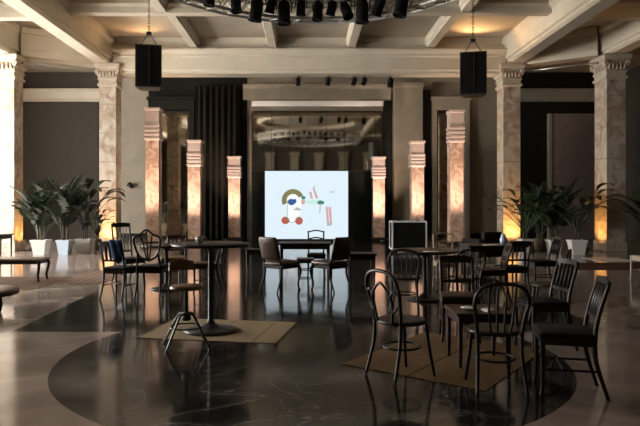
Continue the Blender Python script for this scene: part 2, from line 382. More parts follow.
# ------------------------------------------------------------------ columns
def column(x, y, hx, hy, top, label):
    k = Kit()
    k.add('base', MB().rects([(hx + .03, hy + .03, 0), (hx + .03, hy + .03, .26), (hx + .015, hy + .015, .3), (hx, hy, .32)]), M['column'])
    k.add('shaft', MB().rects([(hx, hy, .32), (hx, hy, top - .78)]), M['column'])
    c = MB().rects([(hx, hy, top - .78), (hx + .05, hy + .05, top - .74), (hx + .05, hy + .05, top - .68), (hx + .01, hy + .01, top - .66), (hx + .01, hy + .01, top - .56), (hx + .04, hy + .04, top - .54),
                    (hx + .04, hy + .04, top - .5), (hx + .02, hy + .02, top - .48), (hx + .03, hy + .03, top - .2), (hx + .13, hy + .13, top - .14), (hx + .13, hy + .13, top - .04), (hx + .1, hy + .1, top)])
    for sx in (-1, 1):                                # scrolls at the corners of the capital
        for sy in (-1, 1):
            p = [(sx * (hx + .05 + .055 * math.cos(a) * (1 - a / 12)), sy * (hy + .05), top - .3 + .1 * math.sin(a) * (1 - a / 12)) for a in [i * .6 for i in range(13)]]
            c.tube(p, .035, 6)
    for i in range(5):
        xx = -hx + (i + .5) * 2 * hx / 5
        for sy in (-1, 1): c.tube([(xx, sy * (hy + .03), top - .46), (xx, sy * (hy + .06), top - .36), (xx, sy * (hy + .04), top - .26)], [.025, .04, .02], 6)
        yy = -hy + (i + .5) * 2 * hy / 5
        for sx in (-1, 1): c.tube([(sx * (hx + .03), yy, top - .46), (sx * (hx + .06), yy, top - .36), (sx * (hx + .04), yy, top - .26)], [.025, .04, .02], 6)
    k.add('capital', c, M['colcap'])
    return k.place('marble_column', label, 'column', (x, y, 0), 0, 'marble columns carrying the beams')
column(-9.22, 18.60, .31, .29, 6.03, 'pale square marble column at the far left edge beside the potted palms')
column(-6.55, 20.08, .28, .27, 6.1, 'pale square marble column to the right of the left potted palms')
column(6.80, 20.15, .28, .33, 6.1, 'square marble column behind the hanging right loudspeaker, left of the right palms')
column(9.46, 18.68, .29, .38, 6.03, 'square marble column at the right, beyond the last white pot')

def pillar(x, y, h, wd, label):
    k = Kit(); a = wd / 2; ch = min(.26 * h, 1.15)
    k.add('base', MB().rects([(a + .05, a + .05, 0), (a + .05, a + .05, .1), (a, a, .14)]), M['mframe'])
    k.add('shaft', MB().rects([(a, a, .14), (a, a, h - ch)]), M['pillar'])
    pr = [(a, a, h - ch)]
    for i in range(4):
        z = h - ch + ch * .13 * i + .05; pr += [(a + .04, a + .04, z), (a + .04, a + .04, z + .06), (a + .005, a + .005, z + .08)]
    pr += [(a + .01, a + .01, h - .1), (a + .045, a + .045, h - .07), (a + .045, a + .045, h)]
    k.add('capital', MB().rects(pr), M['pillarcap'])
    return k.place('marble_pillar', label, 'pillar', (x, y, 0), 0, 'lit pink marble pillars either side of the screen')
PIL = [(152, 21.0, 4.83, 'tallest left pink marble pillar lit from below'), (194, 22.5, 3.86, 'middle height left pink marble pillar lit from below'),
       (234, 23.7, 3.35, 'shortest left pink marble pillar, nearest the screen'), (379, 23.7, 3.33, 'shortest right pink marble pillar, nearest the screen'),
       (418, 22.5, 3.83, 'middle height right pink marble pillar, rising behind the black case'), (457, 21.0, 4.75, 'tallest right pink marble pillar, standing before the pale surround')]
def up_light(x, y, tgt, e, col, ang, blend, label, grp, glass, size=.08, z=.0):
    k = Kit()
    k.add('housing', MB().lathe([(.09, 0), (.1, .01), (.1, .09), (.085, .1), (.08, .085)], 16), M['black'])
    k.add('lens', MB().lathe([(.078, .080), (.07, .088), (.001, .09)], 16), M[glass])
    k.place('floor_uplight', label, 'lamp', (x, y, z), 0, grp)
    l = bpy.data.lights.new('uplight_beam', 'SPOT'); l.energy = e; l.color = col; l.spot_size = R(ang); l.spot_blend = blend; l.shadow_soft_size = size
    o = bpy.data.objects.new('uplight_beam', l); C.objects.link(o); o.location = (x, y, z + .13)
    o.rotation_euler = (Vector(tgt) - Vector((x, y, z + .13))).to_track_quat('-Z', 'Y').to_euler()
for (px, D, h, lb) in PIL:
    X = (px - 306) * D / 600
    pillar(X, D + .24, h, .46, lb)
    up_light(X, D - 1.15, (X, D, h * .74), 780, (1.0, .76, .60), 66, 1.0, 'small round black uplight on the floor before the ' + lb.split(',')[0].replace(' lit from below', ''), 'uplights before the pink pillars', 'lampw')
AM = (1.0, .50, .14)
gA = 'amber uplights at the marble columns'
up_light(-8.5, 18.7, (-8.95, 18.6, 1.0), 110, AM, 95, .8, 'round black uplight beside the far left marble column', gA, 'lamp')
up_light(-6.5, 19.35, (-6.55, 19.82, 1.0), 190, AM, 95, .8, 'round black uplight before the marble column right of the left palms', gA, 'lamp')
up_light(6.75, 19.3, (6.8, 19.8, 1.0), 190, AM, 95, .8, 'round black uplight before the marble column left of the right palms', gA, 'lamp')
up_light(8.7, 18.6, (9.2, 18.6, 1.0), 120, AM, 95, .8, 'round black uplight beside the right marble column by the last pot', gA, 'lamp')
# warm lamps tucked under the ceiling coffers
def cove(x, y, z, tgt, e, label):
    k = Kit(); k.add('bracket', MB().box((0, .15, .02), (.08, .42, .04), bev=.01), M['black']); k.add('bulb', MB().lathe([(.04, .04), (.05, .06), (.03, .09), (.002, .1)], 12), M['lamp'])
    k.place('cove_lamp', label, 'lamp', (x, y, z), 0, 'warm cove lamps under the ceiling')
    l = bpy.data.lights.new('cove_glow', 'SPOT'); l.energy = e; l.color = (1.0, .60, .28); l.spot_size = R(130); l.spot_blend = .8; l.shadow_soft_size = .1
    o = bpy.data.objects.new('cove_glow', l); C.objects.link(o); p = Vector((x, y - .09, z + .12)); o.location = p; o.rotation_euler = (Vector(tgt) - p).to_track_quat('-Z', 'Y').to_euler()
cove(5.3, 19.48, 6.15, (5.4, 18.0, 6.95), 170, 'small warm lamp on the main beam face above the right loudspeaker')
cove(-5.1, 19.48, 6.15, (-5.2, 18.0, 6.95), 80, 'small warm lamp on the main beam face above the left loudspeaker')
cove(9.04, 15.0, 6.4, (8.3, 14.8, 6.95), 60, 'small warm lamp in the right aisle ceiling at the top right corner')
# curtain rods between the columns
for a, b, lb in (((-8.85, 18.7), (-6.88, 20.0), 'thin pale rod between the two left marble columns'), ((9.1, 18.7), (7.15, 20.05), 'thin pale rod between the two right marble columns')):
    k = Kit(); k.add('rod', MB().tube([(a[0], a[1], 5.86), (b[0], b[1], 5.86)], .022), M['alu'])
    for p in (a, b): k.add('finial', MB().lathe([(.03, -.03), (.045, 0), (.03, .03)], 12, (p[0], p[1], 5.86)), M['mframe'])
    k.place('curtain_rod', lb, 'rod')

# ------------------------------------------------------------------ the screen
def blob(cx, cy, rx, ry, n=20): return [(cx + rx * math.cos(2 * PI * i / n), cy + ry * math.sin(2 * PI * i / n)) for i in range(n)]
def arc(cx, cy, r0, r1, a0, a1, n=16):
    A = [R(a0 + (a1 - a0) * i / n) for i in range(n + 1)]
    return [(cx + r1 * math.cos(a), cy - r1 * math.sin(a)) for a in A] + [(cx + r0 * math.cos(a), cy - r0 * math.sin(a)) for a in reversed(A)]
def zz(p): return [((x - 250) / 5.33 / 26.1 * 1.0, 2.72 - (y - 40) / 5.33 / 26.1) for x, y in p]
EM = [M['screen']] + [emit('screen_' + n, c, 1.0) for n, c in (('olive', (.20, .20, .08)), ('blue', (.03, .10, .30)), ('red', (.50, .10, .06)), ('brown', (.22, .17, .14)),
      ('pink', (.62, .36, .36)), ('green', (.05, .22, .16)), ('white', (.90, .93, .93)), ('grey', (.42, .45, .42)), ('mint', (.55, .80, .72)))]
pic = MB().box((0, 0, 1.42), (3.18, .06, 2.6))
pieces = [(arc(180, 200, 0, 46, 0, 360), 7), ([(150, 200), (218, 190), (222, 250), (200, 300), (150, 290)], 7), (arc(178, 196, 34, 60, 25, 205), 1), (blob(170, 205, 20, 17), 2), (blob(188, 200, 8, 12), 2),
          (blob(137, 303, 21, 20), 3), (blob(210, 305, 20, 21), 3), (arc(174, 270, 34, 44, 205, 335), 4), (blob(174, 302, 16, 10), 7), ([(178, 246), (200, 232), (226, 246), (212, 250)], 8),
          (blob(233, 182, 12, 9), 6), (blob(232, 204, 11, 14), 5), ([(264, 150), (276, 150), (284, 188), (272, 186)], 5), ([(282, 130), (292, 130), (312, 184), (300, 188)], 5), ([(287, 118), (292, 118), (294, 140), (289, 140)], 8),
          ([(240, 200), (330, 190), (330, 214), (260, 216)], 9), (blob(326, 208, 19, 11), 6), ([(320, 215), (325, 215), (324, 265), (319, 265)], 8),
          ([(352, 230), (362, 228), (372, 328), (360, 330)], 5), ([(366, 232), (380, 230), (386, 322), (376, 326)], 5), ([(358, 316), (384, 314), (384, 330), (360, 332)], 8), ([(374, 150), (398, 147), (398, 152), (376, 156)], 8),
          ([(146, 196), (150, 196), (150, 290), (146, 290)], 8)]
for i, (p, mi) in enumerate(pieces):
    q = zz(p); t = -.031 - .0004 * (i + 1)
    pic.prism(q, -.0305, t, 'y', mi)
k = Kit()
k.add('panel', pic, EM)
f = MB()
for sx in (-1, 1): f.box((sx * 1.61, .01, 1.42), (.04, .1, 2.66))
for z in (.10, 2.74): f.box((0, .01, z), (3.18, .1, .04))
k.add('frame', f, M['black'])
for sx in (-1.2, 0, 1.2): k.add('stand', MB().box((sx, .25, .04), (.12, .8, .08)).box((sx, .12, 1.0), (.08, .08, 1.9)), M['black'])
k.place('video_screen', 'large glowing pale blue screen showing scattered coloured shapes', 'screen', (0.02, 23.0, 0))
# dark low stage behind the screen
tag(obj('stage_platform', MB().box((0.2, 24.0, .045), (2.9, .5, .09), bev=.01).mesh('stage_platform', M['black'])), 'low black platform behind the glowing screen', 'platform')

# ------------------------------------------------------------------ ring truss, lamps, loudspeakers
RC = Vector((0.2, 10.4, 5.60)); RR = 3.2
k = Kit()
def circ(r, z, n=96): return [(r * math.cos(2 * PI * i / n), r * math.sin(2 * PI * i / n), z) for i in range(n)]
for r, z in ((RR - .15, 0), (RR + .15, 0), (RR - .15, .36), (RR + .15, .36)): k.add('chord', MB().tube(circ(r, z), .036, 8, True), M['truss'])
l = MB(); n = 80
for i in range(n):
    a, b = 2 * PI * i / n, 2 * PI * (i + 1) / n
    pa = lambda r, z, t: (r * math.cos(t), r * math.sin(t), z)
    for r in (RR - .15, RR + .15): l.tube([pa(r, .0 if i % 2 else .36, a), pa(r, .36 if i % 2 else .0, b)], .018, 6)
    for z in (0, .36): l.tube([pa(RR - .15 if i % 2 else RR + .15, z, a), pa(RR + .15 if i % 2 else RR - .15, z, b)], .018, 6)
k.add('lattice', l, M['truss'])
for i in range(6):
    a = 2 * PI * i / 6 + .3; k.add('suspension_cable', MB().tube([pa(RR - .15, .36, a), pa(RR - .15, ZC - RC.z, a)], .012, 6), M['black'])
k.place('ring_truss', 'circular grey lattice truss hanging from the ceiling', 'truss', RC)
def lamp_kit(L, r):
    k = Kit()
    k.add('clamp', MB().box((0, .085, 0), (.05, .23, .05), bev=.008), M['black'])
    y = MB(); w_ = r + .03
    y.tube(smooth([(-w_, 0, -L * .55), (-w_, 0, -L * .25), (-w_ * .7, 0, -.03), (w_ * .7, 0, -.03), (w_, 0, -L * .25), (w_, 0, -L * .55)]), .014, 6)
    k.add('yoke', y, M['black'])
    b = MB(); b.lathe([(r * .5, L * .5), (r * .8, L * .42), (r, L * .25), (r, -L * .4), (r * 1.1, -L * .42), (r * 1.1, -L * .5), (r * .9, -L * .5), (r * .85, -L * .4)], 18)
    i = k.add('can', b, M['matte'])
    k.add('lens', MB().lathe([(r * .84, -L * .44), (.002, -L * .43)], 18), M['mframe'], i)
    return k, -L * .6
lk = [lamp_kit(.42, .11), lamp_kit(.32, .10), lamp_kit(.52, .135), lamp_kit(.26, .075)]
def pose(e, drop, tilt, spin):
    for c in e.children:
        if c.name.startswith('can'): c.location = (0, 0, drop); c.rotation_euler = (tilt, 0, spin)
        elif c.name.startswith('yoke'): c.rotation_euler = (0, 0, spin)
    return e
def truss_lamp(t, kind, tilt, spin, label):
    k, dr = lk[kind]; r = RR - .15 - .19
    return pose(k.place('stage_lamp', label, 'stage lamp', (RC.x + r * math.sin(t), RC.y + r * math.cos(t), RC.z + .36), -t, 'black stage lamps on the ring truss'), dr, tilt, spin)
px = [216, 238, 257, 271, 284, 301, 318, 332, 346, 362, 378, 398, 416]
nm = ['first', 'second', 'third', 'fourth', 'fifth', 'sixth', 'seventh', 'eighth', 'ninth', 'tenth', 'eleventh', 'twelfth', 'thirteenth']
for i, x in enumerate(px):
    t = math.asin(max(-1, min(1, ((x - 306) * 13.1 / 600 - .2) / (RR - .34))))
    truss_lamp(t, (0, 0, 2, 1, 2, 1, 0, 1, 0, 2, 0, 2, 1)[i], (.1, -.3, .2, .4, 0, .15, -.1, .3, -.5, .05, .5, -.2, .3)[i], (.2, -.4, .5, .3, 0, .2, -.6, 1.0, .8, .1, 1.2, -.4, .6)[i], 'black stage lamp, %s from the left along the far curve of the ring truss' % nm[i])
# small spotlights under the main beam
for i, (x, s_) in enumerate(((298, 1), (328, 1), (354, 1), (364, 1), (390, 0))):
    k, dr = lk[3 if s_ else 1]
    pose(k.place('beam_spotlight', 'small black spotlight under the main beam, %s from the left' % nm[i], 'spotlight', ((x - 306) * 20.4 / 600, 20.3, 5.755), 0, 'small spotlights under the main beam'), dr, .5 if s_ else .1, .3 * i)
def speaker(x, y, z, rz, label):
    k = Kit(); w_, d, h_ = .62, .5, 1.02
    b = MB().prism([(-w_ / 2, -d / 2), (w_ / 2, -d / 2), (w_ * .36, d / 2), (-w_ * .36, d / 2)], -h_ / 2, h_ / 2, 'z')
    c = k.add('cabinet', b, M['black'])
    k.add('grille', MB().box((0, -d / 2 - .012, 0), (w_ - .05, .02, h_ - .06), bev=.006), M['matte'])
    k.add('trim_strip', MB().box((.02, -d / 2 - .03, 0), (.03, .012, h_ - .1)), M['mframe'])
    r = MB()
    for sx in (-1, 1): r.tube([(sx * .22, 0, h_ / 2), (sx * .04, 0, h_ / 2 + .3)], .01, 6)
    r.box((0, 0, h_ / 2 + .33), (.12, .06, .08))
    k.add('bracket', r, M['black'])
    ch = MB(); zt = ZC - z - .02; n_ = int((zt - h_ / 2 - .37) / .07)
    for i in range(n_):
        zc = h_ / 2 + .4 + i * .07; q = []
        for j in range(12):
            a = 2 * PI * j / 12; u_ = .022 * math.cos(a); v_ = .045 * math.sin(a); q.append((u_, 0, zc + v_) if i % 2 else (0, u_, zc + v_))
        ch.tube(q, .007, 5, True)
    k.add('chain', ch, M['mframe'])
    k.place('hanging_loudspeaker', label, 'loudspeaker', (x, y, z), rz, 'loudspeakers hung from the ceiling')
speaker((149 - 306) * 14.6 / 600, 14.6, 1.42 + (205 - 68) * 14.6 / 600, R(12), 'black loudspeaker hanging from the ceiling at the left')
speaker((473 - 306) * 14.6 / 600, 14.6, 1.42 + (205 - 75) * 14.6 / 600, R(-14), 'black loudspeaker hanging from the ceiling at the right')
k = Kit(); k.add('arm', MB().tube(smooth([(0, 0, 0), (0, -.1, .02), (0, -.18, .06)]), .015), M['black']); k.add('wall_plate', MB().lathe([(.06, -.05), (.07, 0), (.06, .05)], 12), M['black'])
k.add('lamp_shade', MB().lathe([(.14, -.08), (.12, 0), (.06, .08), (.02, .1)], 16, (0, -.18, .1)), M['black'])
k.place('wall_sconce', 'small black sconce on the pale wall beside the left marble column', 'lamp', ((131 - 306) * 24.9 / 600, 24.92, 1.42 + 18 * 24.9 / 600))

# ------------------------------------------------------------------ flight case
k = Kit(); w_, d, h_ = 1.03, .6, .84
k.add('body', MB().box((0, 0, .1 + h_ / 2), (w_ - .03, d - .03, h_ - .03)), M['matte'])
f = MB()
for sx in (-1, 1):
    for sy in (-1, 1): f.box((sx * (w_ / 2 - .015), sy * (d / 2 - .015), .1 + h_ / 2), (.04, .04, h_))
    for sz in (.115, .1 + h_ - .015): f.box((sx * (w_ / 2 - .015), 0, sz), (.04, d - .07, .04))
for sy in (-1, 1):
    for sz in (.115, .1 + h_ - .015): f.box((0, sy * (d / 2 - .015), sz), (w_ - .07, .04, .04))
k.add('edge_frame', f, M['grey'], None, 'silver metal edging')
for sx in (-.3, .3): k.add('latch', MB().box((sx, 0, .1 + h_ + .008), (.1, .08, .016)), M['black'])
for sx in (-1, 1):
    for sy in (-1, 1): k.add('caster', MB().tube([(sx * .4 - .02, sy * .2, .05), (sx * .4 + .02, sy * .2, .05)], .05, 14).box((sx * .4, sy * .2, .09), (.06, .06, .03)), M['black'])
k.place('flight_case', 'black flight case with silver edges standing before the right pillars', 'case', (3.06, 18.05, 0))

# ------------------------------------------------------------------ chairs
def cush(w_, d, z, t, wf=None):                      # padded trapezoid seat
    wf = wf or w_; m = MB(); n = 8
    rows = [(0, .97), (t * .35, 1.0), (t * .8, .97), (t, .86)]
    vs = []; fs = []
    outline = []
    for (x, y) in ((-w_ / 2, -d / 2), (w_ / 2, -d / 2), (wf / 2, d / 2), (-wf / 2, d / 2)):
        outline.append(Vector((x, y)))
    pts = []
    for i in range(4):
        a, b, c = outline[i - 1], outline[i], outline[(i + 1) % 4]; r = .045
        p = b + (a - b).normalized() * r; q = b + (c - b).normalized() * r
        for j in range(5):
            s_ = j / 4; pts.append(p * (1 - s_) ** 2 + b * 2 * s_ * (1 - s_) + q * s_ * s_)
    N = len(pts)
    for h, s_ in rows: vs += [(p.x * s_, p.y * s_, z + h) for p in pts]
    for i in range(len(rows) - 1):
        for kk in range(N): l = (kk + 1) % N; fs.append([i * N + kk, i * N + l, (i + 1) * N + l, (i + 1) * N + kk])
    fs += [list(range(N))[::-1], [(len(rows) - 1) * N + kk for kk in range(N)]]
    return m.add(vs, fs, True)
def legs(k, w_, wb, d, h_, m, r0=.019, r1=.013, rear_kick=.05, bow=0):
    for sx in (-1, 1):
        k.add('leg', MB().tube(smooth([(sx * (w_ / 2 - .03), d / 2 - .03, h_), (sx * (w_ / 2 - .03 + bow), d / 2 - .03 + bow, h_ * .75), (sx * (w_ / 2 - .03 - bow * .4), d / 2 - .03 - bow * .4, h_ * .25), (sx * (w_ / 2 - .02 + bow * .3), d / 2 - .02 + bow * .3, 0)]), [r0, r1], 8), m)
        k.add('leg', MB().tube(smooth([(sx * (wb / 2 - .025), -d / 2 + .03, h_), (sx * (wb / 2 - .025), -d / 2 + .02, h_ * .6), (sx * (wb / 2 - .015), -d / 2 - rear_kick, 0)]), [r0, r1], 8), m)
def bentwood(spindles, wood, H=.88):
    k = Kit(); sh = .455
    s_ = MB().lathe([(.19, sh - .02), (.205, sh - .015), (.208, sh), (.2, sh + .012), (.17, sh + .014), (.05, sh + .008), (.001, sh + .007)], 28)
    k.add('seat', s_, wood)
    for sx in (-1, 1): k.add('leg', MB().tube(smooth([(sx * .135, .14, sh - .02), (sx * .15, .16, sh * .55), (sx * .175, .20, 0)]), [.017, .013], 8), wood)
    for sx in (-1, 1): k.add('leg', MB().tube(smooth([(sx * .165, -.155, sh), (sx * .165, -.165, sh * .6), (sx * .185, -.235, 0)]), [.017, .013], 8), wood)
    b = smooth([(-.165, -.155, sh), (-.185, -.18, .6), (-.2, -.215, H - .14), (-.15, -.235, H - .035), (0, -.245, H), (.15, -.235, H - .035), (.2, -.215, H - .14), (.185, -.18, .6), (.165, -.155, sh)], 6)
    k.add('back_hoop', MB().tube(b, .0155, 8), wood)
    if spindles:
        for x in (-.09, -.03, .03, .09): k.add('spindle', MB().tube(smooth([(x * .8, -.185, sh), (x, -.2, .62), (x * 1.1, -.236, H - .03)]), .009, 6), wood)
    else:
        sp = MB(); sp.tube(smooth([(-.09, -.185, sh), (-.115, -.2, .58), (-.11, -.225, H - .2), (0, -.236, H - .1), (.11, -.225, H - .2), (.115, -.2, .58), (.09, -.185, sh)], 6), .012, 8)
        for sx in (-1, 1): sp.tube(smooth([(sx * .11, -.225, H - .2), (sx * .15, -.225, H - .16), (sx * .19, -.215, H - .18)]), .01, 6)
        for sx in (-1, 1): sp.tube(smooth([(sx * .17, -.19, .6), (sx * .13, -.2, .55), (sx * .115, -.2, .60)]), .01, 6)
        k.add('back_splat', sp, wood)
    k.add('leg_ring', MB().tube([(.15 * math.cos(2 * PI * i / 24), .155 * math.sin(2 * PI * i / 24) - .005, .24) for i in range(24)], .01, 6, True), wood)
    return k
def slat_chair(wood, seat, H=.86, w_=.43, n=4, back='slat', rng=True):
    k = Kit(); d = .42; sh = .44
    k.add('seat', cush(w_ * .9, d, sh, .035, w_), seat)
    rl = MB(); rl.box((0, d / 2 - .03, sh - .03), (w_ - .05, .02, .06)); rl.box((0, -d / 2 + .03, sh - .03), (w_ * .9 - .05, .02, .06))
    for sx in (-1, 1): rl.box((sx * (w_ / 2 - .04), 0, sh - .03), (.02, d - .06, .06))
    k.add('seat_frame', rl, wood)
    legs(k, w_, w_ * .92, d, sh, wood, .02, .014, .06)
    xb = w_ * .46 - .025
    for sx in (-1, 1): k.add('back_post', MB().tube(smooth([(sx * xb, -d / 2 + .03, sh), (sx * xb, -d / 2 + .005, .6), (sx * xb * 1.04, -d / 2 - .07, H)]), [.019, .015], 8), wood)
    yb = lambda z: -d / 2 + .03 - .1 * ((z - sh) / (H - sh)) ** 1.3
    if back == 'ladder':
        for z in (H - .02, H - .16, H - .28):
            s_ = MB().tube(smooth([(-xb, yb(z), z), (-xb * .5, yb(z) - .012, z + .02), (0, yb(z) - .016, z + .03), (xb * .5, yb(z) - .012, z + .02), (xb, yb(z), z)], 4), .013, 8)
            k.add('back_rung', s_, wood)
    else:
        t = MB(); z = H - .03
        t.add(*sweep_bar(xb, yb(z), z, .035, .02)); k.add('top_rail', t, wood)
        t2 = MB(); z2 = sh + .14
        t2.box((0, yb(z2), z2), (2 * xb, .018, .03)); k.add('lower_rail', t2, wood)
        for i in range(n):
            x = -xb + (i + 1) * 2 * xb / (n + 1)
            k.add('back_slat', MB().tube([(x, yb(z2), z2), (x, yb((z + z2) / 2), (z + z2) / 2), (x, yb(z), z)], .017, 6, flat=.4), wood)
    if rng:
        for sx in (-1, 1): k.add('stretcher', MB().tube([(sx * (w_ / 2 - .03), d / 2 - .03, .2), (sx * (w_ * .46 - .02), -d / 2 - .01, .2)], .01, 6), wood)
        k.add('stretcher', MB().tube([(-(w_ / 2 - .03), .03, .2), ((w_ / 2 - .03), .03, .2)], .01, 6), wood)
    return k
def sweep_bar(xb, y, z, h2, t):
    vs = []; fs = []; n = 8
    for i in range(n + 1):
        u = -1 + 2 * i / n; yy = y - .018 * (1 - u * u); hz = h2 + .012 * (1 - u * u)
        vs += [(u * (xb + .012), yy - t / 2, z - h2), (u * (xb + .012), yy + t / 2, z - h2), (u * (xb + .012), yy + t / 2, z + hz), (u * (xb + .012), yy - t / 2, z + hz)]
    for i in range(n):
        for kk in range(4): l = (kk + 1) % 4; fs.append([i * 4 + kk, i * 4 + l, i * 4 + 4 + l, i * 4 + 4 + kk])
    e = n * 4; fs += [[3, 2, 1, 0], [e, e + 1, e + 2, e + 3]]
    return vs, fs
def shield_chair(wood, seat):
    k = Kit(); w_, d, sh, H = .46, .42, .45, 1.05
    k.add('seat', cush(w_ * .9, d, sh, .05, w_), seat)
    rl = MB().rects([(w_ * .44, d * .46, sh - .06), (w_ * .46, d * .47, sh)]); k.add('seat_frame', rl, wood)
    legs(k, w_, w_ * .9, d, sh - .02, wood, .022, .013, .07, .015)
    f = MB(); y = lambda z: -d / 2 + .02 - .13 * (z - sh) / (H - sh)
    P = lambda x, z: (x, y(z), z)
    f.tube(smooth([P(0, .58), P(-.12, .64), P(-.185, .78), P(-.2, .93), P(-.1, .98), P(0, H), P(.1, .98), P(.2, .93), P(.185, .78), P(.12, .64), P(0, .58)], 5), .016, 8)
    k.add('shield_frame', f, wood)
    for sx in (-1, 0, 1): k.add('back_splat', MB().tube(smooth([P(sx * .02, .59), P(sx * .05, .78), P(sx * .09, .985 if sx else H - .01)]), .012, 6), wood)
    for sx in (-1, 1): k.add('back_post', MB().tube(smooth([P(sx * .18, sh), P(sx * .17, .58), P(sx * .155, .69)]), .017, 8), wood)
    return k
def padded_chair(wood, pad):
    k = Kit(); w_, d, sh, H = .48, .46, .43, .9
    k.add('seat', cush(w_ * .88, d, sh, .07, w_), pad)
    k.add('seat_frame', MB().rects([(w_ * .43, d * .46, sh - .055), (w_ * .45, d * .47, sh + .005)]), wood)
    legs(k, w_, w_ * .88, d, sh - .02, wood, .024, .012, .09, .022)
    b = MB(); n = 9; vs = []; fs = []
    prof = [(.52, .86, .03), (.56, .98, .045), (.68, 1.0, .055), (.80, 1.0, .05), (.87, .97, .04), (.9, .86, .02)]
    for z, s_, t in prof:
        for sgn in (-1, 1):
            for i in range(n):
                u = (-1 + 2 * i / (n - 1)) * sgn; yb = -d / 2 + .01 - .12 * (z - sh) / (H - sh)
                vs.append((u * .205 * s_, yb + sgn * t * .5 * (1 - .5 * u ** 4) - .02 * (1 - u * u), z))
    m2 = 2 * n
    for i in range(len(prof) - 1):
        for kk in range(m2): l = (kk + 1) % m2; fs.append([i * m2 + kk, i * m2 + l, (i + 1) * m2 + l, (i + 1) * m2 + kk])
    fs += [list(range(m2))[::-1], [(len(prof) - 1) * m2 + kk for kk in range(m2)]]
    k.add('backrest', b.add(vs, fs, True), pad)
    for sx in (-1, 1): k.add('back_post', MB().tube(smooth([(sx * .185, -d / 2 + .03, sh), (sx * .18, -d / 2 - .02, .56)]), .017, 8), wood)
    return k
K = dict(bent=bentwood(False, M['dwood']), spin=bentwood(True, M['dwood'], .84), slat=slat_chair(M['dwood'], M['cushion']), tall=slat_chair(M['dwood'], M['cushion'], 1.08, .44, 4), red=slat_chair(M['rwood'], M['rwood'], .84, .42, 3),
         tan=slat_chair(M['rwood'], M['tan'], .84, .42, 3), lad=slat_chair(M['dwood'], M['cushion'], .9, .38, 3, 'ladder'), pale=slat_chair(M['lwood'], M['lwood'], .92, .40, 3, 'ladder'),
         shield=shield_chair(M['dwood'], M['cushion']), pad=padded_chair(M['dwood'], M['leather']))
def chair(t, x, y, deg, label, group, z=0): return K[t].place('chair', label, 'chair', (x, y, z), R(deg), group)
gc, gl, gr, gf = 'chairs at the centre table', 'chairs at the left table', 'chairs around the low table on the ochre rug', 'chairs at the tables before the right palms'
chair('pad', -.41, 10.0, -40, 'brown padded-back chair left of the centre table, back to us', gc)
chair('pad', .40, 10.0, 40, 'brown padded-back chair right of the centre table, back to us', gc)
chair('lad', .20, 11.75, 180, 'thin dark ladder-back chair behind the centre table before the screen', gc)
chair('shield', -2.36, 9.25, -4, 'dark high chair with peaked shield back before the tallest left pillar', gl)
chair('slat', -2.86, 9.25, -14, 'dark slat-back chair with the blue cloth over its back', gl)
chair('tall', -3.18, 10.8, -130, 'dark tall slat-back chair just behind the chair with the blue cloth', gl)
chair('tan', -2.42, 11.0, 180, 'red-brown chair with tan leather seat behind the left round table', gl)
chair('red', -1.62, 9.9, 86, 'red-brown slat-back chair to the right of the left round table, seen behind the bar stool', gl)
RZ = .007
chair('bent', .80, 5.0, -58, 'dark bentwood chair with looped back, standing alone on the left end of the ochre rug', gr, RZ)
chair('spin', 1.46, 4.66, -2, 'dark bentwood chair with spindles, nearest to us, back to us before the low table', gr)
chair('slat', 1.98, 4.6, 76, 'dark slat-back chair seen from the side, nearest to the right corner', gr)
chair('slat', 2.36, 6.0, 96, 'dark slat-back chair with shiny back, right of the low table', gr)
chair('red', 1.62, 6.35, 172, 'red-brown slat-back chair facing us behind the low table', gr, RZ)
chair('pale', 2.36, 10.15, 176, 'pale worn ladder-back chair below the tallest right pillar', gf)
chair('spin', 1.32, 8.0, -12, 'dark spindle-back chair on the near left side of the middle right table', gf)
chair('spin', 2.10, 8.0, 10, 'dark spindle-back chair on the near right side of the middle right table', gf)
chair('red', 2.75, 8.95, 84, 'red-brown slat-back chair between the two right dining tables', gf)
chair('slat', 3.20, 9.35, 10, 'dark slat-back chair before the far right table with the vase', gf)
chair('slat', 4.05, 10.3, 88, 'dark slat-back chair at the right side of the far table with the vase', gf)
chair('bent', 2.95, 7.3, 60, 'dark bentwood chair standing alone between the vase table and the shiny chair', gf)
chair('pale', 6.35, 11.2, 100, 'pale chair cut by the right edge of the picture', None)

# ------------------------------------------------------------------ tables and stools
def rect_table(w_, d, h_, top, wood, ins=.05, leg=.024, apron=.08, bow=0):
    k = Kit(); k.add('tabletop', MB().box((0, 0, h_ - .015), (w_, d, .03), bev=.008), top)
    a = MB()
    for sy in (-1, 1): a.box((0, sy * (d / 2 - ins), h_ - .03 - apron / 2), (w_ - 2 * ins, .02, apron))
    for sx in (-1, 1): a.box((sx * (w_ / 2 - ins), 0, h_ - .03 - apron / 2), (.02, d - 2 * ins - .02, apron))
    k.add('apron', a, wood)
    for sx in (-1, 1):
        for sy in (-1, 1):
            x, y = sx * (w_ / 2 - ins), sy * (d / 2 - ins); q = h_ - .03
            k.add('leg', MB().tube(smooth([(x, y, q), (x + sx * bow, y + sy * bow, q * .75), (x - sx * bow * .6, y - sy * bow * .6, q * .25), (x + sx * bow * .6, y + sy * bow * .6, 0)]), [leg, leg * .6], 8), wood)
    return k
def round_table(r, h_, top, wood, foot=.26, pole=.03):
    k = Kit(); k.add('tabletop', MB().lathe([(r - .02, h_ - .035), (r, h_ - .028), (r, h_ - .008), (r - .01, h_), (.001, h_)], 40), top)
    k.add('pole', MB().lathe([(.1, h_ - .05), (.1, h_ - .036)][::-1] + [(.05, h_ - .07), (pole, h_ - .12), (pole, .12), (pole * 1.7, .08)], 18), wood)
    k.add('base', MB().lathe([(foot, 0), (foot, .018), (foot * .8, .03), (foot * .35, .05), (pole * 1.6, .09)], 32), wood)
    return k
